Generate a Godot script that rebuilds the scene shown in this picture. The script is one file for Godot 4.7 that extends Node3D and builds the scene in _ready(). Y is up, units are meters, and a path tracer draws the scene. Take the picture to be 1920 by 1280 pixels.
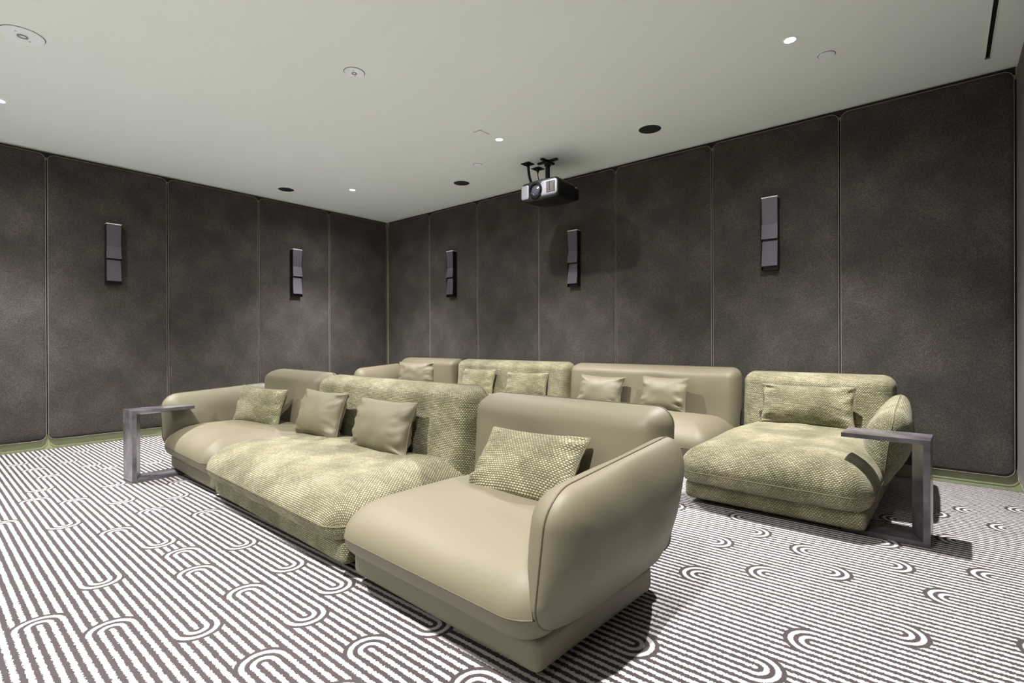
extends Node3D
# Home cinema: two rows of modular sofas on a patterned carpet, upholstered wall panels, ceiling spots, projector.

const H := 3.062          # ceiling height
const XL := -7.017        # face of the left wall panels
const ZB := -5.131        # face of the back wall panels
const XR := 0.393          # face of the right wall panels
const ZF := 3.6           # front wall (behind the camera)
const PD := 0.04          # how far panels stand off the painted wall
const SPOT_E := 18.0
const SPILL_E := 2.4
const SPOT_ANGLE := 50.0

var M := {}
var names := {}

func _ready():
	# ---- camera
	var cam := Camera3D.new()
	cam.name = "camera"
	cam.fov = 67.335
	cam.near = 0.05
	cam.far = 60.0
	cam.position = Vector3(0, 1.1, 0)
	cam.rotation = Vector3(-0.0012224, 0.701248, -0.00365807)
	add_child(cam)
	cam.current = true
	# ---- environment
	var we := WorldEnvironment.new()
	we.name = "environment"
	var env := Environment.new()
	env.background_mode = Environment.BG_COLOR
	env.background_color = Color(0, 0, 0)
	env.tonemap_mode = Environment.TONE_MAPPER_LINEAR
	env.tonemap_exposure = 1.0
	env.sdfgi_enabled = true
	env.ssao_enabled = true
	env.ssil_enabled = true
	we.environment = env
	add_child(we)
	materials()
	room()
	lights()
	sofas()
	cushions()
	side_tables()
	sconces()
	ceiling_things()
	projector()

# ------------------------------------------------------------------ naming
func numbered(called: String) -> String:
	var n: int = names.get(called, 0)
	names[called] = n + 1
	return called if n == 0 else "%s_%03d" % [called, n]

func thing(called, label, category, at = Vector3.ZERO, turn = 0.0, group = "") -> Node3D:
	var o := Node3D.new()
	o.name = numbered(called)
	add_child(o)
	o.position = at
	o.rotation.y = turn
	tag(o, label, category, group)
	return o

func tag(o, label, category, group = ""):
	o.set_meta("label", label)
	o.set_meta("category", category)
	if group != "":
		o.set_meta("group", group)

func part(called: String, mesh: Mesh, mat: Material, parent: Node, at := Transform3D()) -> MeshInstance3D:
	var o := MeshInstance3D.new()
	o.name = numbered(called) if parent == self else called
	o.mesh = mesh
	o.transform = at
	if mat:
		o.material_override = mat
	parent.add_child(o, true)
	return o

func struct(called: String, label: String, mesh: Mesh, mat: Material) -> MeshInstance3D:
	var o := part(called, mesh, mat, self)
	o.set_meta("kind", "structure")
	o.set_meta("label", label)
	return o

# ------------------------------------------------------------------ meshes
func make_mesh(v: PackedVector3Array, n: PackedVector3Array, uv: PackedVector2Array, idx: PackedInt32Array) -> ArrayMesh:
	var a := []
	a.resize(Mesh.ARRAY_MAX)
	a[Mesh.ARRAY_VERTEX] = v
	a[Mesh.ARRAY_NORMAL] = n
	if uv.size() == v.size():
		a[Mesh.ARRAY_TEX_UV] = uv
		a[Mesh.ARRAY_TEX_UV2] = uv
	a[Mesh.ARRAY_INDEX] = idx
	var m := ArrayMesh.new()
	m.add_surface_from_arrays(Mesh.PRIMITIVE_TRIANGLES, a)
	return m

func smooth_normals(v: PackedVector3Array, idx: PackedInt32Array) -> PackedVector3Array:
	var n := PackedVector3Array()
	n.resize(v.size())
	for i in range(0, idx.size(), 3):
		var a := v[idx[i]]
		var f := (v[idx[i + 2]] - a).cross(v[idx[i + 1]] - a)
		for k in 3:
			n[idx[i + k]] += f
	for i in n.size():
		n[i] = n[i].normalized()
	return n

func sd_round(p: Vector2, hw: float, hh: float, r: float) -> float:
	var q := Vector2(absf(p.x) - hw + r, absf(p.y) - hh + r)
	return minf(maxf(q.x, q.y), 0.0) + Vector2(maxf(q.x, 0), maxf(q.y, 0)).length() - r

func outline(hw: float, hh: float, r: float, seg := 8, step := 0.07) -> PackedVector2Array:
	var o := PackedVector2Array()
	var cs := [Vector2(hw - r, hh - r), Vector2(-hw + r, hh - r), Vector2(-hw + r, -hh + r), Vector2(hw - r, -hh + r)]
	for c in 4:
		for k in seg + 1:
			var a := PI / 2 * (c + float(k) / seg)
			o.append(cs[c] + r * Vector2(cos(a), sin(a)))
		var here: Vector2 = o[o.size() - 1]
		var a2 := PI / 2 * (c + 1)
		var there: Vector2 = cs[(c + 1) % 4] + r * Vector2(cos(a2), sin(a2))
		var n := int(floor(here.distance_to(there) / step))
		for k in range(1, n):
			o.append(here.lerp(there, float(k) / n))
	return o

# thickness of a stuffed edge at distance d inside the outline
func fill(d: float, r: float, power: float) -> float:
	var x := clampf(d / r, 0.0, 1.0)
	return pow(1.0 - pow(1.0 - x, 2.0), power)

# a stuffed slab: outline in (u, v), thickness tf to +w and tb to -w, edges rounded over rf and rb
func slab(w: float, h: float, r: float, tf: float, tb: float, rf: float, rb: float, bend: Callable, power := 0.5, crown := 0.0, rings := 14, step := 0.07, uvs := 1.0) -> Array:
	var hw := w / 2
	var hh := h / 2
	var ol := outline(hw, hh, r, 8, step)
	var mm := ol.size()
	var v := PackedVector3Array()
	var uv := PackedVector2Array()
	var idx := PackedInt32Array()
	var inner := minf(hw, hh)
	var edge := PackedVector3Array()
	for side in 2:
		var t := tf if side == 0 else tb
		var rr := minf(rf if side == 0 else rb, inner)
		var sgn := 1.0 if side == 0 else -1.0
		var base := v.size()
		# excess of arc length over plan length, tabulated
		var tab := PackedFloat32Array()
		var acc := 0.0
		var nt := 160
		tab.resize(nt + 1)
		tab[nt] = 0.0
		for k in range(nt - 1, -1, -1):
			var d0 := rr * k / nt
			var d1 := rr * (k + 1) / nt
			acc += Vector2(d1 - d0, t * (fill(d1, rr, power) - fill(d0, rr, power))).length() - (d1 - d0)
			tab[k] = acc
		for k in range(rings + 1):
			# rings run from the outline inwards, denser near the edge
			var f := pow(float(k) / rings, 1.9)
			for j in mm:
				var p: Vector2 = ol[j] * (1.0 - f)
				var d := maxf(0.0, -sd_round(p, hw, hh, r)) if k > 0 else 0.0
				var th := t * fill(d, rr, power)
				if crown > 0.0:
					th += crown * (1.0 - pow(p.x / hw, 2.0)) * (1.0 - pow(p.y / hh, 2.0))
				v.append(bend.call(p.x, p.y, sgn * th))
				var tf0 := clampf(d / rr, 0, 1) * nt
				var ti := mini(int(tf0), nt - 1)
				var e: float = lerpf(tab[ti], tab[ti + 1], tf0 - ti)
				var g := Vector2(sd_round(p + Vector2(0.004, 0), hw, hh, r) - sd_round(p - Vector2(0.004, 0), hw, hh, r), sd_round(p + Vector2(0, 0.004), hw, hh, r) - sd_round(p - Vector2(0, 0.004), hw, hh, r))
				uv.append((p + (g.normalized() * e if g.length() > 1e-5 else Vector2.ZERO)) * uvs)
				if k == 0 and side == 0:
					edge.append(v[v.size() - 1])
		for k in rings:
			for j in mm:
				var a := base + k * mm + j
				var b := base + k * mm + (j + 1) % mm
				var c := a + mm
				var d2 := b + mm
				if side == 0:
					idx.append_array([a, c, b, b, c, d2])
				else:
					idx.append_array([a, b, c, b, d2, c])
	# is the winding right for this bend?
	var c0: Vector3 = bend.call(0.0, 0.0, tf)
	var out: Vector3 = c0 - bend.call(0.0, 0.0, -tb)
	var eu: Vector3 = bend.call(0.01, 0.0, tf) - c0
	var ev: Vector3 = bend.call(0.0, 0.01, tf) - c0
	if eu.cross(ev).dot(out) < 0:
		for i in range(0, idx.size(), 3):
			var s := idx[i]
			idx[i] = idx[i + 1]
			idx[i + 1] = s
	return [make_mesh(v, smooth_normals(v, idx), uv, idx), edge]

func tube(path: PackedVector3Array, r: float, closed := false, sides := 8) -> ArrayMesh:
	var v := PackedVector3Array()
	var n := PackedVector3Array()
	var uv := PackedVector2Array()
	var idx := PackedInt32Array()
	var c := path.size()
	var up := Vector3(0.31, 0.9, 0.27).normalized()
	var run := 0.0
	for i in c:
		var a := path[(i - 1 + c) % c] if closed or i > 0 else path[0]
		var b := path[(i + 1) % c] if closed or i < c - 1 else path[c - 1]
		var t := (b - a).normalized()
		var s := up - t * up.dot(t)
		if s.length() < 0.05:
			s = Vector3(1, 0, 0) - t * t.x
		s = s.normalized()
		up = s
		var q := t.cross(s)
		for k in sides:
			var an := TAU * k / sides
			var dir := s * cos(an) + q * sin(an)
			v.append(path[i] + dir * r)
			n.append(dir)
			uv.append(Vector2(run, an * r))
		run += path[i].distance_to(b)
	for i in (c if closed else c - 1):
		for k in sides:
			var a := i * sides + k
			var b := i * sides + (k + 1) % sides
			var d := ((i + 1) % c) * sides + k
			var e := ((i + 1) % c) * sides + (k + 1) % sides
			idx.append_array([a, d, b, b, d, e])
	if not closed:
		for end in 2:
			var o := v.size()
			var i0 := 0 if end == 0 else (c - 1) * sides
			var nn := (path[0] - path[1]).normalized() if end == 0 else (path[c - 1] - path[c - 2]).normalized()
			for k in sides:
				v.append(v[i0 + k])
				n.append(nn)
				uv.append(Vector2.ZERO)
			for k in range(1, sides - 1):
				if end == 0:
					idx.append_array([o, o + k, o + k + 1])
				else:
					idx.append_array([o, o + k + 1, o + k])
	fix(v, n, idx)
	return make_mesh(v, n, uv, idx)

# turns every triangle so that it agrees with the given normals
func fix(v: PackedVector3Array, n: PackedVector3Array, idx: PackedInt32Array):
	for i in range(0, idx.size(), 3):
		var a := v[idx[i]]
		var f := (v[idx[i + 2]] - a).cross(v[idx[i + 1]] - a)
		if f.dot(n[idx[i]] + n[idx[i + 1]] + n[idx[i + 2]]) < 0:
			var s := idx[i + 1]
			idx[i + 1] = idx[i + 2]
			idx[i + 2] = s

# box with rounded edges, centre at c
func rbox(size: Vector3, r: float, c := Vector3.ZERO) -> ArrayMesh:
	var h := size / 2
	r = minf(r, minf(h.x, minf(h.y, h.z)) * 0.99)
	var v := PackedVector3Array()
	var n := PackedVector3Array()
	var uv := PackedVector2Array()
	var idx := PackedInt32Array()
	for ax in 3:
		var u: int = (ax + 1) % 3
		var w: int = (ax + 2) % 3
		for s in [-1.0, 1.0]:
			var gu := [-h[u], -h[u] + r * 0.45, -h[u] + r, h[u] - r, h[u] - r * 0.45, h[u]]
			var gw := [-h[w], -h[w] + r * 0.45, -h[w] + r, h[w] - r, h[w] - r * 0.45, h[w]]
			var o := v.size()
			for i in 6:
				for j in 6:
					var p := Vector3.ZERO
					p[ax] = s * h[ax]
					p[u] = gu[i]
					p[w] = gw[j]
					var q := p.clamp(-h + Vector3(r, r, r), h - Vector3(r, r, r))
					var d := (p - q).normalized()
					v.append(c + q + d * r)
					n.append(d)
					var t := c + p
					uv.append(Vector2(t.x, t.y) if ax == 2 else (Vector2(t.z, t.y) if ax == 0 else Vector2(t.x, t.z)))
			for i in 5:
				for j in 5:
					var a := o + i * 6 + j
					idx.append_array([a, a + 1, a + 6, a + 1, a + 7, a + 6])
	fix(v, n, idx)
	return make_mesh(v, n, uv, idx)

# profile of (radius, y) turned about the y axis; sharp where repeated
func lathe(prof: Array, sides := 32) -> ArrayMesh:
	var v := PackedVector3Array()
	var idx := PackedInt32Array()
	var n := PackedVector3Array()
	var uv := PackedVector2Array()
	for i in prof.size() - 1:
		var p: Vector2 = prof[i]
		var q: Vector2 = prof[i + 1]
		if p.distance_to(q) < 1e-6:
			continue
		var t := (q - p).normalized()
		var nn := Vector2(t.y, -t.x)
		var o := v.size()
		for k in sides + 1:
			var a := TAU * k / sides
			for e in [p, q]:
				v.append(Vector3(e.x * cos(a), e.y, e.x * sin(a)))
				n.append(Vector3(nn.x * cos(a), nn.y, nn.x * sin(a)))
				uv.append(Vector2(e.x * cos(a), e.x * sin(a)))
		for k in sides:
			var a := o + k * 2
			idx.append_array([a, a + 1, a + 2, a + 1, a + 3, a + 2])
	fix(v, n, idx)
	return make_mesh(v, n, uv, idx)

# flat-shaded loft through rings of equal length, ends capped (convex rings)
func loft(rings: Array, closed_ends := true) -> ArrayMesh:
	var st := SurfaceTool.new()
	st.begin(Mesh.PRIMITIVE_TRIANGLES)
	st.set_smooth_group(-1)
	var mid := Vector3.ZERO
	var cnt := 0
	for ring in rings:
		for q in ring:
			mid += q
			cnt += 1
	var tris := []
	for i in rings.size() - 1:
		var a: Array = rings[i]
		var b: Array = rings[i + 1]
		var ca := centre(a)
		var cb := centre(b)
		for k in a.size():
			var l: int = (k + 1) % a.size()
			tris.append([a[k], b[k], a[l], (ca + cb) / 2])
			tris.append([a[l], b[k], b[l], (ca + cb) / 2])
	if closed_ends:
		for e in 2:
			var r: Array = rings[0] if e == 0 else rings[rings.size() - 1]
			var inn: Array = rings[1] if e == 0 else rings[rings.size() - 2]
			for k in range(1, r.size() - 1):
				tris.append([r[0], r[k], r[k + 1], centre(inn)])
	for t in tris:
		var f: Vector3 = (t[2] - t[0]).cross(t[1] - t[0])
		var m: Vector3 = (t[0] + t[1] + t[2]) / 3.0 - t[3]
		var q: Array = [t[0], t[1], t[2]] if f.dot(m) >= 0 else [t[0], t[2], t[1]]
		var nn := f.normalized()
		for p in q:
			var uvv := Vector2(p.x, p.y)
			if absf(nn.x) > absf(nn.y) and absf(nn.x) > absf(nn.z):
				uvv = Vector2(p.z, p.y)
			elif absf(nn.y) > absf(nn.z):
				uvv = Vector2(p.x, p.z)
			st.set_uv(uvv)
			st.add_vertex(p)
	st.generate_normals()
	return st.commit()

func centre(ring: Array) -> Vector3:
	var c := Vector3.ZERO
	for q in ring:
		c += q
	return c / ring.size()

# ------------------------------------------------------------------ materials
func mat(albedo: Color, rough := 0.8, metal := 0.0) -> StandardMaterial3D:
	var m := StandardMaterial3D.new()
	m.albedo_color = albedo
	m.roughness = rough
	m.metallic = metal
	return m

func noise_tex(freq: float, octaves: int, low: Color, high: Color, size := 512, sd := 1, kind := FastNoiseLite.TYPE_SIMPLEX_SMOOTH) -> NoiseTexture2D:
	var f := FastNoiseLite.new()
	f.noise_type = kind
	f.seed = sd
	f.frequency = freq
	f.fractal_octaves = octaves
	var t := NoiseTexture2D.new()
	t.width = size
	t.height = size
	t.seamless = true
	t.noise = f
	var g := Gradient.new()
	g.set_color(0, low)
	g.set_color(1, high)
	t.color_ramp = g
	return t

func materials():
	var rng := RandomNumberGenerator.new()
	rng.seed = 7
	# woven chenille: rows of pale slubs on an olive ground, offset like bricks
	var cols := [Color(0.52, 0.495, 0.43), Color(0.95, 0.945, 0.90)]
	var ws := 256
	var nx := 12
	var ny := 16
	var img := Image.create(ws, ws, false, Image.FORMAT_RGB8)
	var hgt := Image.create(ws, ws, false, Image.FORMAT_RGB8)
	var jit := []
	for i in nx * ny:
		jit.append(rng.randf())
	for y in ws:
		var row := int(float(y) / ws * ny)
		var fy := fposmod(float(y) / ws * ny, 1.0) - 0.5
		for x in ws:
			var gx := float(x) / ws * nx + (0.5 if row % 2 == 1 else 0.0)
			var col := int(gx) % nx
			var fx := fposmod(gx, 1.0) - 0.5
			var j: float = jit[row * nx + col]
			var e := 1.0 - clampf(pow(absf(fx) / 0.42, 2.6) + pow(absf(fy) / 0.40, 2.6), 0.0, 1.0)
			var s := smoothstep(0.0, 0.55, e)
			var tone := 0.78 + 0.22 * j + rng.randf_range(-0.06, 0.06)
			var c: Color = cols[0].lerp(cols[1] * tone, s)
			img.set_pixel(x, y, c)
			var hh := sqrt(e)
			hgt.set_pixel(x, y, Color(hh, hh, hh))
	var weave := ImageTexture.create_from_image(img)
	var weave_h := ImageTexture.create_from_image(hgt)
	var nap := noise_tex(0.007, 4, Color(0.68, 0.68, 0.63), Color(1, 1, 1), 512, 5)
	var f := mat(Color(0.86, 0.85, 0.745), 0.9)
	f.albedo_texture = weave
	f.heightmap_enabled = true
	f.heightmap_texture = weave_h
	f.heightmap_scale = 0.35
	f.uv1_scale = Vector3(5.2, 6.2, 1)
	f.detail_enabled = true
	f.detail_albedo = nap
	f.detail_blend_mode = BaseMaterial3D.BLEND_MODE_MUL
	f.detail_uv_layer = BaseMaterial3D.DETAIL_UV_2
	f.uv2_scale = Vector3(0.9, 0.9, 1)
	f.rim_enabled = true
	f.rim = 0.35
	f.rim_tint = 0.6
	M.fabric = f
	# leather
	var grain := noise_tex(0.09, 3, Color(0.3, 0.3, 0.3), Color(1, 1, 1), 512, 9, FastNoiseLite.TYPE_CELLULAR)
	var l := mat(Color(0.435, 0.413, 0.336), 0.58)
	l.heightmap_enabled = true
	l.heightmap_texture = grain
	l.heightmap_scale = 0.02
	l.uv1_scale = Vector3(4, 4, 1)
	M.leather = l
	var lp := mat(Color(0.30, 0.27, 0.20), 0.5)
	M.piping = lp
	M.fabric_piping = mat(Color(0.42, 0.40, 0.31), 0.8)
	# velvet of the wall panels: fine speckle and rubbed blotches
	var vi := Image.create(512, 512, false, Image.FORMAT_RGB8)
	for y in 512:
		for x in 512:
			var g := 0.5 + 0.5 * rng.randf()
			vi.set_pixel(x, y, Color(g, g * 0.985, g * 0.97))
	var vel := mat(Color(0.37, 0.347, 0.328), 0.95)
	vel.albedo_texture = ImageTexture.create_from_image(vi)
	vel.uv1_scale = Vector3(0.55, 0.55, 1)
	vel.detail_enabled = true
	vel.detail_albedo = noise_tex(0.007, 5, Color(0.74, 0.74, 0.74), Color(1, 1, 1), 512, 21)
	vel.detail_blend_mode = BaseMaterial3D.BLEND_MODE_MUL
	vel.detail_uv_layer = BaseMaterial3D.DETAIL_UV_2
	vel.uv2_scale = Vector3(0.6, 0.6, 1)
	vel.rim_enabled = true
	vel.rim = 0.45
	vel.rim_tint = 0.5
	M.velvet = vel
	M.welt = mat(Color(0.60, 0.58, 0.55), 0.8)
	M.wall_paint = mat(Color(0.56, 0.59, 0.455), 0.7)
	M.gap_shade = mat(Color(0.15, 0.14, 0.135), 0.95)  # dark tone for the shade painted into the panel gaps
	var ce := mat(Color(0.925, 0.96, 0.945), 0.85)
	M.ceiling = ce
	M.black = mat(Color(0.06, 0.06, 0.06), 0.5)
	M.mesh_black = mat(Color(0.13, 0.13, 0.125), 0.8)
	M.white = mat(Color(0.95, 0.985, 1.0), 0.5)
	M.grey = mat(Color(0.55, 0.55, 0.55), 0.5)
	M.gap = mat(Color(0.10, 0.11, 0.09), 0.8)
	# dark stone with pale veins
	var vein := noise_tex(0.006, 4, Color(0.55, 0.53, 0.55), Color(0.98, 0.97, 1.0), 512, 33)
	var st := mat(Color(0.46, 0.45, 0.46), 0.22)
	st.albedo_texture = vein
	st.uv1_triplanar = true
	st.uv1_scale = Vector3(1.5, 1.5, 1.5)
	M.stone = st
	M.bronze = mat(Color(0.40, 0.39, 0.43), 0.42, 0.6)
	M.dark_metal = mat(Color(0.05, 0.05, 0.055), 0.45, 0.2)
	M.silver = mat(Color(0.48, 0.48, 0.51), 0.4, 0.4)
	M.lens = mat(Color(0.22, 0.22, 0.25), 0.12)
	M.gloss = mat(Color(0.02, 0.02, 0.022), 0.25)
	var gl := mat(Color(1, 1, 1), 0.5)
	gl.emission_enabled = true
	gl.emission = Color(1.0, 0.98, 0.95)
	gl.emission_energy_multiplier = 6.0
	M.glow = gl

# ------------------------------------------------------------------ carpet
const CP := 0.0351        # one white and one dark stripe
const CPX := 24           # its height in the texture
const CT := 85            # stripes in a texture
const CX0 := -7.25
const CZ0 := -5.3
const CUTS := [
	Vector3(-4.83, -0.583, -1), Vector3(-4.60, -0.765, -1), Vector3(-3.67, -0.775, -1), Vector3(-3.94, -1.049, -1), Vector3(-6.00, -0.705, -1), Vector3(-5.60, -0.760, -1), Vector3(-5.20, -0.632, 1), Vector3(-4.07, -0.597, 1),
	Vector3(-6.43, -0.639, 1), Vector3(-6.59, -0.870, -1), Vector3(-6.22, -0.971, 1), Vector3(-5.87, -1.072, 1), Vector3(-4.93, -1.033, 1), Vector3(-4.38, -0.982, 1), Vector3(-5.55, -1.150, -1), Vector3(-6.70, -1.157, 1),
	Vector3(-6.54, -1.347, 1), Vector3(-5.56, -1.465, 1), Vector3(-5.91, -1.705, -1), Vector3(-4.36, -0.376, -1), Vector3(-3.30, -0.882, 1), Vector3(-4.21, -1.232, 1), Vector3(-4.57, -1.396, -1), Vector3(-3.62, -1.257, -1),
	Vector3(-2.94, -1.165, 1), Vector3(-2.48, -1.210, 1), Vector3(-2.11, -1.259, 1), Vector3(-3.03, -0.941, -1), Vector3(-2.73, -0.896, -1), Vector3(-2.34, -0.951, -1), Vector3(-2.69, -0.332, -1), Vector3(-2.44, -0.509, -1),
	Vector3(-2.98, -0.565, 1), Vector3(-2.20, -0.709, 1), Vector3(-1.97, -1.047, 1), Vector3(-1.78, -0.794, -1), Vector3(-1.57, -1.053, -1), Vector3(-1.14, -1.185, -1), Vector3(-1.53, -1.321, 1), Vector3(-0.49, -1.836, 1),
	Vector3(-0.87, -1.711, 1), Vector3(-0.37, -2.140, -1), Vector3(-0.13, -2.398, 1), Vector3(-0.54, -3.036, -1), Vector3(-0.42, -2.814, 1), Vector3(-0.20, -3.120, 1), Vector3(0.02, -2.864, -1), Vector3(0.17, -3.261, -1),
	Vector3(0.29, -2.590, -1), Vector3(0.05, -3.708, -1), Vector3(-0.88, -2.388, -1), Vector3(-0.64, -2.604, -1), Vector3(-0.95, -3.360, -1), Vector3(-0.84, -3.132, 1), Vector3(-0.96, -2.862, 1), Vector3(-1.39, -3.269, 1),
	Vector3(0.13, -4.421, -1), Vector3(0.39, -4.603, -1), Vector3(0.28, -4.132, -1), Vector3(-0.07, -4.191, 1), Vector3(-0.22, -3.917, -1), Vector3(-0.27, -3.434, 1)]

func carpet_materials() -> Array:
	var rng := RandomNumberGenerator.new()
	rng.seed = 11
	var side := CPX * CT
	var mpp := CP / CPX
	var white := Color(0.75, 0.735, 0.735)
	var dark := Color(0.235, 0.208, 0.215)
	var half := 0.24
	# strips of one stripe period with tufted, ragged edges
	var strips := []
	for k in 5:
		var im := Image.create(side, CPX, false, Image.FORMAT_RGB8)
		var e0 := 0.0
		var e1 := 0.0
		for x in side:
			if x % 3 == 0:
				e0 = rng.randf_range(-0.075, 0.075)
				e1 = rng.randf_range(-0.075, 0.075)
			for y in CPX:
				var q := (float(y) + 0.5) / CPX - 0.5
				var inside := q > -half + e0 and q < half + e1
				var g := rng.randf_range(-0.05, 0.05)
				var c: Color = white if inside else dark
				im.set_pixel(x, y, Color(c.r + g, c.g + g, c.b + g))
		strips.append(im)
	# more arches where the photograph does not show the floor
	var arcs := []
	for c in CUTS:
		arcs.append(Vector3(c.x, round((c.y - CZ0) / CP - 0.5), c.z))
	var tries := 0
	var hidden := [Rect2(-6.9, -4.0, 5.2, 1.5), Rect2(-6.9, -0.05, 7.2, 0.7), Rect2(-1.6, -0.9, 1.9, 0.9)]
	while tries < 260:
		tries += 1
		var box: Rect2 = hidden[tries % 3]
		var a := Vector3(box.position.x + rng.randf() * box.size.x, round((box.position.y + rng.randf() * box.size.y - CZ0) / CP), -1.0 if rng.randf() < 0.5 else 1.0)
		var ok := true
		for b in arcs:
			if absf(a.x - b.x) < 0.24 and absf(a.y - b.y) < 6:
				ok = false
				break
		if ok:
			arcs.append(a)
	var out := []
	for tz in 2:
		for tx in 3:
			var im := Image.create(side, side, false, Image.FORMAT_RGB8)
			for r in CT:
				var off := rng.randi_range(0, side - 1)
				var s: Image = strips[rng.randi_range(0, 4)]
				im.blit_rect(s, Rect2i(off, 0, side - off, CPX), Vector2i(0, r * CPX))
				if off > 0:
					im.blit_rect(s, Rect2i(0, 0, off, CPX), Vector2i(side - off, r * CPX))
			for a in arcs:
				var px := int((a.x - CX0) / mpp) - tx * side
				var py := int((a.y + 0.5) * CPX) - tz * side
				var rad := int(2.75 * CPX)
				if px < -rad or px > side + rad or py < -rad or py > side + rad:
					continue
				for dy in range(-rad, rad + 1):
					var y := py + dy
					if y < 0 or y >= side:
						continue
					for dx in rad + 1:
						var x := px + int(a.z) * dx
						if x < 0 or x >= side:
							continue
						var d := Vector2(dx, dy).length() / CPX + rng.randf_range(-0.05, 0.05)
						if d > 2.72:
							continue
						var q := absf(d - round(d))
						var g := rng.randf_range(-0.05, 0.05)
						var c: Color = white if q < half + 0.012 and d < 2.4 else dark
						im.set_pixel(x, y, Color(c.r + g, c.g + g, c.b + g))
			var m := mat(Color(1, 1, 1), 0.95)
			m.albedo_texture = ImageTexture.create_from_image(im)
			out.append(m)
	return out

# ------------------------------------------------------------------ room
func box_mesh(a: Vector3, b: Vector3) -> ArrayMesh:
	return rbox(b - a, 0.002, (a + b) / 2)

func room():
	# floor: one slab, its carpet woven in six widths
	var cm := carpet_materials()
	var fl := ArrayMesh.new()
	var s := CP * CT
	var xe := [XL - 0.35, CX0 + s, CX0 + 2 * s, XR + 0.35]
	var ze := [ZB - 0.35, CZ0 + s, ZF + 0.3]
	var used := []
	for tz in 2:
		for tx in 3:
			var a := []
			a.resize(Mesh.ARRAY_MAX)
			var x0: float = xe[tx]
			var x1: float = xe[tx + 1]
			var z0: float = ze[tz]
			var z1: float = ze[tz + 1]
			a[Mesh.ARRAY_VERTEX] = PackedVector3Array([Vector3(x0, 0, z0), Vector3(x1, 0, z0), Vector3(x1, 0, z1), Vector3(x0, 0, z1)])
			a[Mesh.ARRAY_NORMAL] = PackedVector3Array([Vector3.UP, Vector3.UP, Vector3.UP, Vector3.UP])
			var uv := PackedVector2Array()
			for q in a[Mesh.ARRAY_VERTEX]:
				uv.append(Vector2((q.x - CX0) / s - tx, (q.z - CZ0) / s - tz))
			a[Mesh.ARRAY_TEX_UV] = uv
			a[Mesh.ARRAY_INDEX] = PackedInt32Array([0, 1, 2, 0, 2, 3])
			fl.add_surface_from_arrays(Mesh.PRIMITIVE_TRIANGLES, a)
			fl.surface_set_material(fl.get_surface_count() - 1, cm[tz * 3 + tx])
	var under := rbox(Vector3(XR - XL + 0.7, 0.1, ZF - ZB + 0.65), 0.002, Vector3((XL + XR) / 2, -0.052, (ZB + ZF) / 2)).surface_get_arrays(0)
	fl.add_surface_from_arrays(Mesh.PRIMITIVE_TRIANGLES, under)
	fl.surface_set_material(6, M.gap)
	struct("floor", "carpeted floor with white and grey stripes bending into arches", fl, null)
	struct("ceiling", "plain pale grey-green painted ceiling", box_mesh(Vector3(XL - 0.35, H, ZB - 0.35), Vector3(XR + 0.35, H + 0.2, ZF + 0.3)), M.ceiling)
	var wl := struct("wall_left", "left wall with dark brown upholstered velvet panels", box_mesh(Vector3(XL - PD - 0.25, 0, ZB - 0.3), Vector3(XL - PD, H, ZF + 0.2)), M.wall_paint)
	var wb := struct("wall_back", "back wall with dark brown upholstered velvet panels", box_mesh(Vector3(XL - PD, 0, ZB - PD - 0.25), Vector3(XR + PD, H, ZB - PD)), M.wall_paint)
	var wr := struct("wall_right", "right wall with upholstered velvet panels", box_mesh(Vector3(XR + PD, 0, ZB - 0.3), Vector3(XR + PD + 0.25, H, ZF + 0.2)), M.wall_paint)
	struct("wall_front", "front wall of the cinema room", box_mesh(Vector3(XL - PD, 0, ZF), Vector3(XR + PD, H, ZF + 0.2)), M.wall_paint)
	var y0 := 0.098
	var y1 := H - 0.03
	# left wall panels
	var zs := [0.13, -0.938, -2.006, -3.061, -4.089, ZB + 0.012]
	for z in [1.2, 2.27, 3.34]:
		zs.insert(0, z)
	for i in zs.size() - 1:
		panel(wl, float(zs[i + 1]), float(zs[i]), y0, y1, func(u, v, w): return Vector3(XL - 0.02 + w, v, u))
	var xs := [XL + 0.012, -5.967, -4.963, -3.89, -2.813, -1.75, -0.681, XR - 0.001]
	for i in xs.size() - 1:
		panel(wb, float(xs[i]), float(xs[i + 1]), y0, y1, func(u, v, w): return Vector3(u, v, ZB - 0.02 + w))
	# dark strips added behind the seams and top gap, standing in for shade
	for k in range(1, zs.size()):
		part("seam_shade", rbox(Vector3(0.004, y1 - y0 - 0.12, 0.05), 0.001, Vector3(XL - PD + 0.002, (y0 + y1) / 2, float(zs[k]))), M.gap_shade, wl)
	part("top_shade", rbox(Vector3(0.004, 0.05, ZF - ZB), 0.001, Vector3(XL - PD + 0.002, H - 0.034, (ZF + ZB) / 2)), M.gap_shade, wl)
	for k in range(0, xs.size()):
		part("seam_shade", rbox(Vector3(0.05, y1 - y0 - 0.12, 0.004), 0.001, Vector3(float(xs[k]), (y0 + y1) / 2, ZB - PD + 0.002)), M.gap_shade, wb)
	part("top_shade", rbox(Vector3(XR - XL, 0.058, 0.004), 0.001, Vector3((XL + XR) / 2, H - 0.03, ZB - PD + 0.002)), M.gap_shade, wb)
	var rs := [ZB - 0.001, -4.07, -3.0, -1.93, -0.86, 0.21, 1.28, 2.35, 3.42]
	for i in rs.size() - 1:
		panel(wr, float(rs[i]), float(rs[i + 1]), y0, y1, func(u, v, w): return Vector3(XR + 0.02 - w, v, u))

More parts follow.
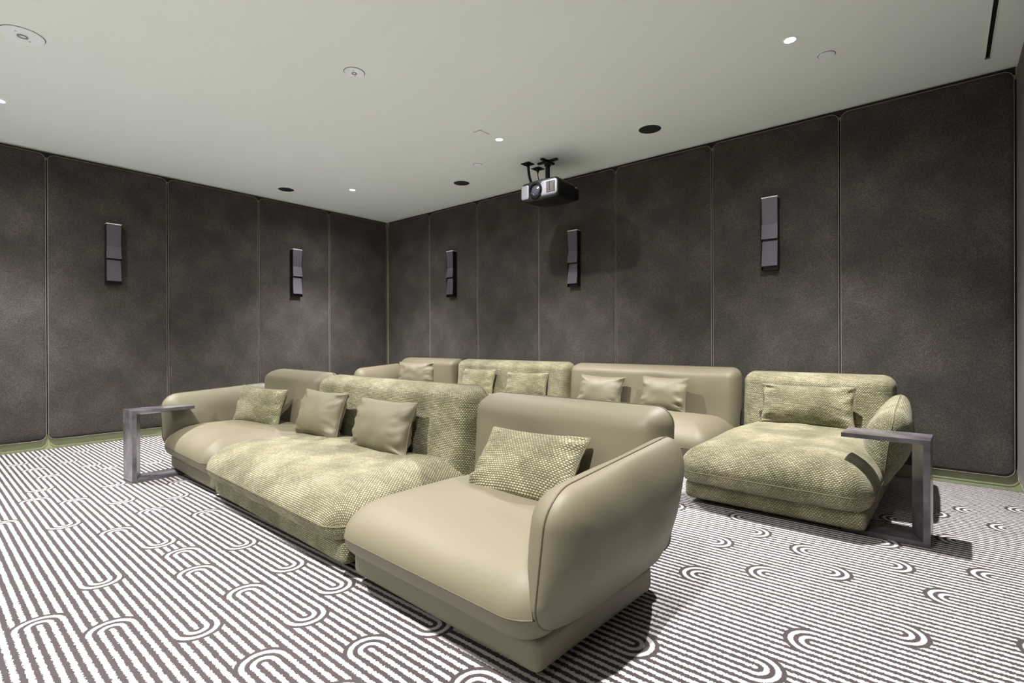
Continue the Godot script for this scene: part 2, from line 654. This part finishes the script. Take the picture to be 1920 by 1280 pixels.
func panel(parent: Node, a: float, b: float, y0: float, y1: float, where: Callable):
	var w := b - a - 0.008
	var h := y1 - y0
	var cu := (a + b) / 2
	var cv := (y0 + y1) / 2
	var m: Array = slab(w, h, 0.065, 0.02, 0.0195, 0.018, 0.006, func(u, v, t): return where.call(cu + u, cv + v, t), 0.5, 0.004, 8, 0.5)
	var p := part("wall_panel", m[0], M.velvet, parent)
	var path := PackedVector3Array()
	for q in outline(w / 2 - 0.004, h / 2 - 0.004, 0.061, 8, 0.5):
		path.append(where.call(cu + q.x, cv + q.y, 0.0158))
	part("edge_welt", tube(path, 0.0018, true, 6), M.welt, p)

# ------------------------------------------------------------------ lights
func lights():
	var k := 0
	for z in [-3.74, -0.5, 2.6]:
		for x in [-5.85, -3.31, -0.77]:
			var label: String = ["recessed ceiling spotlight nearest the back left corner", "recessed ceiling spotlight in front of the projector", "brightest ceiling spotlight beside a round white cover at right", "recessed ceiling spotlight at the left edge above the left wall panels", "recessed ceiling spotlight over the carpet just in front of the long front sofa", "recessed ceiling spotlight over the open carpet right of the front sofa", "recessed ceiling spotlight over the front left of the room, behind the viewer", "recessed ceiling spotlight over the front middle of the room, behind the viewer", "recessed ceiling spotlight over the front right of the room, behind the viewer"][k]
			var o := thing("ceiling_spotlight", label, "spotlight", Vector3(x, H, z), 0.0, "recessed ceiling spotlights")
			part("trim", lathe([Vector2(0.043, 0.0), Vector2(0.043, -0.004), Vector2(0.034, -0.004), Vector2(0.034, 0.0)]), M.white, o)
			part("lamp", lathe([Vector2(0.0, -0.0035), Vector2(0.0335, -0.0035), Vector2(0.0335, -0.001)], 24), M.glow, o)
			var l := SpotLight3D.new()
			l.name = "light"
			l.position = Vector3(0, -0.012, 0)
			l.rotation.x = -PI / 2
			l.light_color = Color(1.0, 0.985, 0.98)
			l.light_energy = SPOT_E
			l.spot_angle = SPOT_ANGLE
			l.spot_angle_attenuation = 0.75
			l.spot_range = 14
			l.spot_attenuation = 2.0
			l.light_size = 0.025
			l.shadow_enabled = true
			o.add_child(l)
			# the weak light that the reflector spills past its beam
			var sp: SpotLight3D = l.duplicate()
			sp.name = "spill_light"
			sp.light_energy = SPILL_E
			sp.spot_angle = 80.0
			sp.spot_angle_attenuation = 0.6
			o.add_child(sp)
			k += 1

# ------------------------------------------------------------------ sofas
# one module; its origin is on the floor under the middle of the front seam of its seat
func sofa_module(label: String, group: String, at: Vector3, turn: float, w: float, depth: float, fabric: bool, arm: int, top: float, crest: float, inset: float, rise := 0.0) -> Node3D:
	var t := thing("sofa_module", label, "sofa", at, turn, group)
	var m: Material = M.fabric if fabric else M.leather
	var pm: Material = M.fabric_piping if fabric else M.piping
	var yp := 0.23
	var soft := FastNoiseLite.new()
	soft.seed = int(absf(at.x) * 31.0) + 3
	soft.frequency = 1.6
	soft.fractal_octaves = 2
	var bz := -depth           # plane of the back's seam at its foot
	# plinth, on a recessed dark foot
	var pw := w - 0.07
	part("plinth", rbox(Vector3(pw, 0.125, depth - inset - 0.10), 0.035, Vector3(0, 0.0925, -inset - (depth - inset - 0.10) / 2)), m, t)
	for sx in [-1, 1]:
		for sz in [0, 1]:
			part("foot", lathe([Vector2(0, 0.0), Vector2(0.025, 0.0), Vector2(0.025, 0.04), Vector2(0, 0.04)], 16), M.dark_metal, t, Transform3D(Basis(), Vector3(sx * (pw / 2 - 0.12), 0, -inset - 0.12 - sz * (depth - inset - 0.36))))
	# seat
	var sd := depth + 0.02
	var sm: Array = slab(w, sd, 0.13, crest - yp, 0.085, 0.27, 0.075, func(u, v, q): return Vector3(u, yp + q * (1.0 + 0.09 * soft.get_noise_2d(u, v)), v - sd / 2), 0.5, 0.025, 18)
	var seat := part("seat_cushion", sm[0], m, t)
	part("piping", tube(sm[1], 0.0034, true), pm, seat)
	# back
	var bh := top - 0.15
	var bw := w - 0.01
	if arm != 0:
		bw = w - 0.02
	var bm: Array = slab(bw, bh, 0.085, 0.165, 0.05, 0.085, 0.05, func(u, v, q): return Vector3(u, 0.15 + bh / 2 + v, bz - 0.05 * (v / bh + 0.5) + q * (1.0 + 0.10 * soft.get_noise_2d(u + 5.0, v))), 0.5, 0.012, 16)
	var back := part("back_cushion", bm[0], m, t)
	part("piping", tube(bm[1], 0.0036, true), pm, back)
	if arm != 0:
		var al := minf(depth, 1.2) - 0.02
		var af := -0.015
		if depth > 1.2:
			al = 0.94
			af = 0.94 - depth
		var ax := w / 2
		var am: Array = slab(al, 0.5, 0.12, 0.14, 0.10, 0.22, 0.21, func(u, v, q):
			var k: float = v / 0.5 + 0.5
			var rear: float = 0.5 - u / al
			var hi: float = lerpf(0.645, 0.705, rear) + rise
			var lo: float = lerpf(0.19, 0.15, smoothstep(0.0, 0.35, rear))
			var full: float = lerpf(0.45, 1.0, smoothstep(0.0, 0.5, k)) * (1.0 + 0.16 * soft.get_noise_2d(u, v + 9.0))
			return Vector3(arm * (ax - 0.035 + 0.028 * (1.0 - rear) + 0.06 * k - q * full), lerpf(lo, hi, k), af - al / 2 + u), 0.5, 0.0, 18)
		var armp := part("arm_cushion", am[0], m, t)
		part("piping", tube(am[1], 0.0034, true), pm, armp)
	return t

func sofas():
	var g := "modules of the front sofa"
	var yaw := -0.038
	var piv := Vector3(-0.95, 0, -1.205)
	var dirx := Vector3(cos(yaw), 0, -sin(yaw))
	var dirz := Vector3(sin(yaw), 0, cos(yaw))
	# x along the row from the pivot, set back
	sofa_module("olive leather right end section of the front sofa, with its arm nearest the viewer", g, piv + dirx * -0.585, yaw, 1.17, 0.955, false, 1, 0.80, 0.395, 0.075)
	sofa_module("woven olive fabric middle section of the front sofa without arms", g, piv + dirx * -2.105 + dirz * -0.01, yaw, 1.83, 0.955, true, 0, 0.825, 0.40, 0.07)
	sofa_module("olive leather left end of the front sofa with its arm behind the side table", g, piv + dirx * -3.585 + dirz * -0.035, yaw, 1.12, 0.955, false, -1, 0.835, 0.39, 0.06)
	g = "modules of the rear sofa"
	yaw = -0.02
	dirx = Vector3(cos(yaw), 0, -sin(yaw))
	dirz = Vector3(sin(yaw), 0, cos(yaw))
	piv = Vector3(-0.30, 0, -3.33)
	sofa_module("wide woven olive fabric chaise at the right end of the rear row, with arm", g, piv + dirx * -0.55, yaw, 1.10, 1.47, true, 1, 0.825, 0.425, 0.08)
	sofa_module("long olive leather section of the rear sofa beside the fabric chaise", g, piv + dirx * -2.075 + dirz * -0.70, yaw, 1.84, 0.87, false, 0, 0.845, 0.42, 0.07)
	sofa_module("woven fabric section of the rear sofa between two leather sections", g, piv + dirx * -3.94 + dirz * -0.70, yaw, 1.87, 0.87, true, 0, 0.85, 0.42, 0.07)
	sofa_module("olive leather corner end of the rear sofa with an arm, far left", g, piv + dirx * -5.53 + dirz * -0.70, yaw, 1.29, 0.87, false, -1, 0.85, 0.42, 0.07, 0.06)

# ------------------------------------------------------------------ cushions
func cushion(label: String, group: String, at: Vector3, turn: float, lean: float, roll: float, w: float, h: float, th: float, fabric: bool, sd: int):
	var t := thing("cushion", label, "cushion", at, 0.0, group)
	t.basis = Basis.from_euler(Vector3(0, turn, 0)) * Basis(Vector3(1, 0, 0), -lean) * Basis(Vector3(0, 0, 1), roll)
	var nz := FastNoiseLite.new()
	nz.seed = sd
	nz.frequency = 5.0
	nz.fractal_octaves = 2
	var m: Array = slab(w, h, 0.012, th, th, 0.012, 0.012, func(u, v, q0):
		var a: float = u / (w / 2)
		var b: float = v / (h / 2)
		var q: float = q0 * pow(maxf(0.0, 1.0 - pow(absf(a), 2.6)), 0.5) * pow(maxf(0.0, 1.0 - pow(absf(b), 2.2)), 0.55)
		var uu: float = u * (1.0 - 0.075 * (1.0 - b * b))
		var vv: float = v * (1.0 - 0.09 * (1.0 - a * a))
		# creases run in from the corners and the short sides
		var cr: float = smoothstep(0.45, 0.95, absf(a)) * (0.35 + 0.65 * absf(b))
		var wr: float = nz.get_noise_2d((u - 0.7 * v * signf(a * b)) * 0.7 + 3.0, v * 2.4) * 0.042 * cr * minf(1.0, absf(q) / (th * 0.4))
		var bil: float = nz.get_noise_2d(u * 0.6 + 9.0, v * 0.6) * 0.02 * (1.0 - a * a) * (1.0 - b * b)
		return Vector3(uu, vv, q + wr * signf(q0) + bil), 0.5, 0.0, 26, 0.02)
	part("cover", m[0], M.fabric if fabric else M.leather, t)
	part("seam", tube(m[1], 0.003, true, 6), M.fabric_piping if fabric else M.leather, t)

func cushions():
	var gf := "cushions on the front sofa"
	var gr := "cushions on the rear sofa"
	cushion("large woven fabric cushion on the near leather seat beside the arm", gf, Vector3(-1.49, 0.525, -1.86), 0.08, 0.72, 0.0, 0.56, 0.36, 0.085, true, 1)
	cushion("smooth leather cushion against the fabric back, right one of its pair", gf, Vector3(-2.77, 0.555, -1.98), 0.0, 0.28, 0.0, 0.60, 0.35, 0.085, false, 2)
	cushion("smooth leather cushion at the join of leather and fabric backs", gf, Vector3(-3.54, 0.565, -1.99), -0.02, 0.28, 0.0, 0.60, 0.35, 0.085, false, 3)
	cushion("small woven fabric cushion in the far left corner of the front sofa", gf, Vector3(-4.55, 0.545, -1.99), 0.30, 0.30, -0.05, 0.55, 0.33, 0.085, true, 4)
	cushion("leather cushion on the rear sofa nearest its left arm", gr, Vector3(-5.85, 0.62, -4.78), 0.35, 0.25, 0.02, 0.62, 0.38, 0.09, false, 5)
	cushion("woven fabric cushion on the rear fabric section, left one", gr, Vector3(-4.58, 0.575, -4.74), 0.05, 0.30, 0.0, 0.55, 0.35, 0.085, true, 6)
	cushion("woven fabric cushion on the rear fabric section, right one", gr, Vector3(-3.78, 0.565, -4.73), 0.25, 0.32, 0.0, 0.55, 0.34, 0.085, true, 7)
	cushion("creased leather cushion on the rear leather section, left one", gr, Vector3(-2.76, 0.565, -4.69), 0.05, 0.34, -0.03, 0.52, 0.35, 0.085, false, 8)
	cushion("leather cushion on the rear leather section, nearer the chaise", gr, Vector3(-2.06, 0.585, -4.68), -0.05, 0.28, 0.0, 0.48, 0.34, 0.085, false, 9)
	cushion("wide woven fabric lumbar cushion on the chaise", gr, Vector3(-0.83, 0.585, -4.54), 0.0, 0.22, 0.0, 0.66, 0.33, 0.085, true, 10)

# ------------------------------------------------------------------ side tables
# C-shaped: foot, leg and top of one stone band whose inner face rises to a ridge; origin under the outer leg face's middle, length along -z
func side_table(label: String, at: Vector3, turn: float, length: float, width: float, height: float):
	var t := thing("side_table", label, "side table", at, turn, "C-shaped stone side tables")
	var e := 0.030
	var hw := width / 2
	# profile across: x, leg depth inwards from the outer face, plate depth
	var prof := [Vector3(-hw, 0, 0), Vector3(-hw, e, e * 0.8), Vector3(0, 0.085, 0.044), Vector3(hw, e, e * 0.8), Vector3(hw, 0, 0)]
	var ring := func(f: Callable) -> Array:
		var r := []
		for q in prof:
			r.append(f.call(q.x, q.y, q.z))
		return r
	var foot: Array = [ring.call(func(x, _o, p): return Vector3(x, minf(p, 0.0275), -length)), ring.call(func(x, o, p): return Vector3(x, minf(p, 0.0275), -o))]
	var leg: Array = [ring.call(func(x, o, p): return Vector3(x, minf(p, 0.0275), -o)), ring.call(func(x, o, p): return Vector3(x, height - p, -o))]
	var top: Array = [ring.call(func(x, o, p): return Vector3(x, height - p, -o)), ring.call(func(x, _o, p): return Vector3(x, height - p, -length))]
	part("foot_plate", loft(foot), M.stone, t)
	part("leg", loft(leg), M.stone, t)
	part("table_top", loft(top), M.stone, t)

func side_tables():
	side_table("C-shaped dark stone side table over the left arm of the front sofa", Vector3(-4.93, 0, -1.13), 0.03, 0.44, 0.22, 0.565)
	side_table("C-shaped dark stone side table over the right end of the fabric chaise", Vector3(-0.055, 0, -3.60), PI / 2 - 0.03, 0.40, 0.25, 0.565)

# ------------------------------------------------------------------ sconces
func sconce(label: String, at: Vector3, turn: float):
	var t := thing("wall_sconce", label, "wall light", at, turn, "bronze wall sconces")
	part("back_box", rbox(Vector3(0.128, 0.655, 0.055), 0.002, Vector3(0, 0.3175, 0.0275)), M.dark_metal, t)  # black lower end lengthened to stand in for the shadow cast below
	part("side_plate", rbox(Vector3(0.004, 0.655, 0.075), 0.001, Vector3(-0.068, 0.3175, 0.0375)), M.dark_metal, t)
	part("side_plate", rbox(Vector3(0.004, 0.655, 0.075), 0.001, Vector3(0.068, 0.3175, 0.0375)), M.dark_metal, t)
	part("upper_plate", rbox(Vector3(0.13, 0.235, 0.006), 0.0015), M.bronze, t, Transform3D(Basis(Vector3(1, 0, 0), 0.07), Vector3(0, 0.527, 0.068)))
	part("middle_plate", rbox(Vector3(0.134, 0.14, 0.006), 0.0015), M.bronze, t, Transform3D(Basis(Vector3(1, 0, 0), -0.13), Vector3(0, 0.34, 0.072)))
	part("lower_plate", rbox(Vector3(0.13, 0.235, 0.006), 0.0015), M.bronze, t, Transform3D(Basis(Vector3(1, 0, 0), -0.12), Vector3(0, 0.142, 0.068)))
	part("top_cap", rbox(Vector3(0.136, 0.008, 0.078), 0.0015, Vector3(0, 0.649, 0.041)), M.white, t)  # white colour stands in for spotlight falling on the top edge

func sconces():
	sconce("metal wall sconce on the left wall, nearest the camera", Vector3(XL - 0.004, 1.745, -1.479), PI / 2)
	sconce("metal wall sconce on the left wall, nearer the corner", Vector3(XL - 0.004, 1.745, -3.563), PI / 2)
	sconce("metal wall sconce on the back wall, nearest the corner", Vector3(-5.444, 1.745, ZB - 0.004), 0.0)
	sconce("metal wall sconce on the back wall below the projector", Vector3(-3.342, 1.745, ZB - 0.004), 0.0)
	sconce("metal wall sconce on the back wall, farthest right", Vector3(-1.213, 1.745, ZB - 0.004), 0.0)

# ------------------------------------------------------------------ ceiling things
func disc(r: float, drop := 0.006) -> ArrayMesh:
	return lathe([Vector2(0, -drop), Vector2(r - 0.003, -drop), Vector2(r, -drop * 0.5), Vector2(r, 0.0)], 48)

func ceiling_things():
	for s in [[Vector3(-2.09, H, -4.472), 0.102, "round black ceiling speaker right of the projector"], [Vector3(-4.581, H, -4.466), 0.098, "round black ceiling speaker left of the projector near the back corner"], [Vector3(-6.483, H, -3.175), 0.095, "round black ceiling speaker above the left wall sconce"]]:
		var t := thing("ceiling_speaker", s[2], "speaker", s[0], 0.0, "round black ceiling speakers")
		part("frame", lathe([Vector2(s[1] + 0.006, 0.0), Vector2(s[1] + 0.006, -0.003), Vector2(s[1], -0.003), Vector2(s[1], 0.0)], 48), M.white, t)
		part("grille", disc(s[1], 0.0022), M.mesh_black, t)
	for s in [[Vector3(-0.618, H, -4.106), 0.05, "small round white cover plate beside the brightest ceiling spotlight"], [Vector3(-3.968, H, -4.117), 0.046, "small round white cover plate left of the projector"]]:
		var t := thing("cover_plate", s[2], "cover plate", s[0], 0.0, "round white ceiling cover plates")
		part("gap_ring", disc(s[1] + 0.004, 0.001), M.gap, t)
		part("plate", disc(s[1], 0.006), M.white, t)
	for s in [[Vector3(-4.494, H, -0.49), 0.108, "large round white ceiling detector at the upper left"], [Vector3(-3.286, H, -2.12), 0.071, "round white ceiling detector with a raised ring in the middle of the ceiling"]]:
		var t := thing("ceiling_detector", s[2], "detector", s[0], 0.0, "round white ceiling detectors")
		var r: float = s[1]
		part("gap_ring", disc(r + 0.004, 0.001), M.gap, t)
		part("plate", disc(r, 0.008), M.white, t)
		part("centre_ring", lathe([Vector2(r * 0.26, -0.008), Vector2(r * 0.26, -0.012), Vector2(r * 0.16, -0.012), Vector2(r * 0.16, -0.008)], 24), M.grey, t)
		for k in 2:
			part("screw", lathe([Vector2(0, -0.0092), Vector2(0.0045, -0.0092), Vector2(0.0045, -0.007)], 12), M.grey, t, Transform3D(Basis(), Vector3((k * 2 - 1) * r * 0.42, 0, (k * 2 - 1) * r * 0.36)))
	var h := thing("access_hatch", "hairline edge of a flush ceiling hatch beside the middle spotlight", "hatch", Vector3(-3.36, H, -3.58))
	part("panel", rbox(Vector3(0.14, 0.002, 0.24), 0.0008, Vector3(-0.012, -0.0002, 0.0)), M.ceiling, h)
	part("edge_gap", rbox(Vector3(0.09, 0.002, 0.005), 0.0005, Vector3(0.018, -0.0006, 0.122)), M.gap, h)
	part("edge_gap", rbox(Vector3(0.005, 0.002, 0.13), 0.0005, Vector3(0.061, -0.0006, 0.06)), M.gap, h)
	var v := thing("linear_vent", "long black linear slot vent in the ceiling along the right wall", "vent", Vector3(0.232, H, -4.2))
	part("slot", rbox(Vector3(0.022, 0.004, 1.34), 0.001, Vector3(0, -0.001, 0.0)), M.black, v)
	part("flange", rbox(Vector3(0.005, 0.005, 1.36), 0.001, Vector3(-0.014, -0.001, 0.0)), M.ceiling, v)
	part("flange", rbox(Vector3(0.005, 0.005, 1.36), 0.001, Vector3(0.014, -0.001, 0.0)), M.ceiling, v)
	part("end_cap", rbox(Vector3(0.03, 0.006, 0.03), 0.001, Vector3(0, -0.001, -0.68)), M.silver, v)

# ------------------------------------------------------------------ projector
func projector():
	var mt := thing("projector_mount", "black ceiling mount and pole holding the projector", "mount", Vector3(-3.30, H, -4.52))
	part("cross_bar", rbox(Vector3(0.26, 0.02, 0.035), 0.003, Vector3(0, -0.012, 0)), M.dark_metal, mt)
	part("cross_bar", rbox(Vector3(0.035, 0.02, 0.22), 0.003, Vector3(0, -0.012, 0)), M.dark_metal, mt)
	part("pole", lathe([Vector2(0.026, 0.0), Vector2(0.026, -0.265), Vector2(0.0, -0.265)], 24), M.dark_metal, mt)
	part("collar", lathe([Vector2(0.03, -0.03), Vector2(0.036, -0.035), Vector2(0.036, -0.06), Vector2(0.03, -0.065)], 24), M.dark_metal, mt)
	part("bracket", rbox(Vector3(0.22, 0.02, 0.2), 0.004, Vector3(0, -0.263, 0)), M.dark_metal, mt)
	var pj := thing("projector", "black and silver home cinema projector hanging below the ceiling", "projector", Vector3(-3.235, 2.585, -4.30))
	# body: rounded black shell
	var bd: Array = slab(0.49, 0.19, 0.05, 0.02, 0.43, 0.02, 0.05, func(u, v, q): return Vector3(u, 0.095 + v + 0.012 * (1.0 - pow(u / 0.25, 2.0)) * signf(v), q), 0.5, 0.0, 10, 0.04)
	part("body", bd[0], M.dark_metal, pj)
	part("lens_surround", lathe([Vector2(0.085, 0.0), Vector2(0.085, 0.02), Vector2(0.078, 0.03), Vector2(0.062, 0.03), Vector2(0.058, 0.012)], 40), M.gloss, pj, Transform3D(Basis(Vector3(1, 0, 0), PI / 2), Vector3(-0.045, 0.095, 0.012)))
	part("lens", lathe([Vector2(0.0, 0.02), Vector2(0.03, 0.016), Vector2(0.058, 0.006), Vector2(0.058, 0.0)], 32), M.lens, pj, Transform3D(Basis(Vector3(1, 0, 0), PI / 2), Vector3(-0.045, 0.095, 0.014)))
	var fp: Array = slab(0.10, 0.15, 0.02, 0.006, 0.01, 0.006, 0.006, func(u, v, q): return Vector3(-0.19 + u, 0.095 + v * (1.0 + 0.4 * u), 0.018 + q), 0.5, 0.0, 4, 0.05)
	part("left_face", fp[0], M.silver, pj)
	var fr: Array = slab(0.215, 0.155, 0.03, 0.006, 0.01, 0.006, 0.006, func(u, v, q): return Vector3(0.122 + u, 0.098 + v, 0.018 + q), 0.5, 0.0, 4, 0.05)
	part("right_face", fr[0], M.silver, pj)
	part("vent_recess", rbox(Vector3(0.115, 0.115, 0.006), 0.002, Vector3(0.150, 0.10, 0.024)), M.gloss, pj)
	for k in 7:
		part("vent_fin", rbox(Vector3(0.004, 0.112, 0.006), 0.001, Vector3(0.1005 + k * 0.0165, 0.10, 0.0265)), M.grey, pj)
	part("side_light", rbox(Vector3(0.003, 0.008, 0.03), 0.001, Vector3(0.247, 0.135, -0.30)), M.white, pj)
	# ceiling plates and cables
	for s in [[Vector3(-3.53, H, -4.46), "black ceiling outlet plate with a thick conduit curving to the projector"], [Vector3(-3.54, H, -4.66), "black ceiling outlet plate with a plugged-in cord above the projector"]]:
		var t := thing("outlet_plate", s[1], "outlet", s[0], 0.0, "black ceiling outlet plates")
		part("plate", rbox(Vector3(0.11, 0.008, 0.11), 0.002, Vector3(0, -0.004, 0)), M.dark_metal, t)
	var c := thing("conduit", "thick black conduit curving from a ceiling plate down to the projector", "cable", Vector3(-3.53, H, -4.46))
	var cv := Curve3D.new()
	cv.add_point(Vector3(0.01, -0.008, 0.0), Vector3.ZERO, Vector3(0.0, -0.12, 0.0))
	cv.add_point(Vector3(0.088, -0.274, 0.0), Vector3(-0.06, 0.08, 0), Vector3.ZERO)
	part("sleeve", tube(cv.tessellate(5, 3), 0.015, false, 12), M.dark_metal, c)
	var k := thing("power_cord", "thin black cord with a plug hanging from a ceiling plate to the projector", "cord", Vector3(-3.54, H, -4.66))
	part("plug", lathe([Vector2(0.0, -0.008), Vector2(0.022, -0.008), Vector2(0.014, -0.035), Vector2(0.006, -0.055), Vector2(0.0, -0.055)], 16), M.dark_metal, k)
	var cc := Curve3D.new()
	cc.add_point(Vector3(0, -0.05, 0), Vector3.ZERO, Vector3(0, -0.06, 0))
	cc.add_point(Vector3(0.10, -0.27, 0.06), Vector3(-0.03, 0.06, 0), Vector3.ZERO)
	part("wire", tube(cc.tessellate(5, 3), 0.005, false, 8), M.dark_metal, k)
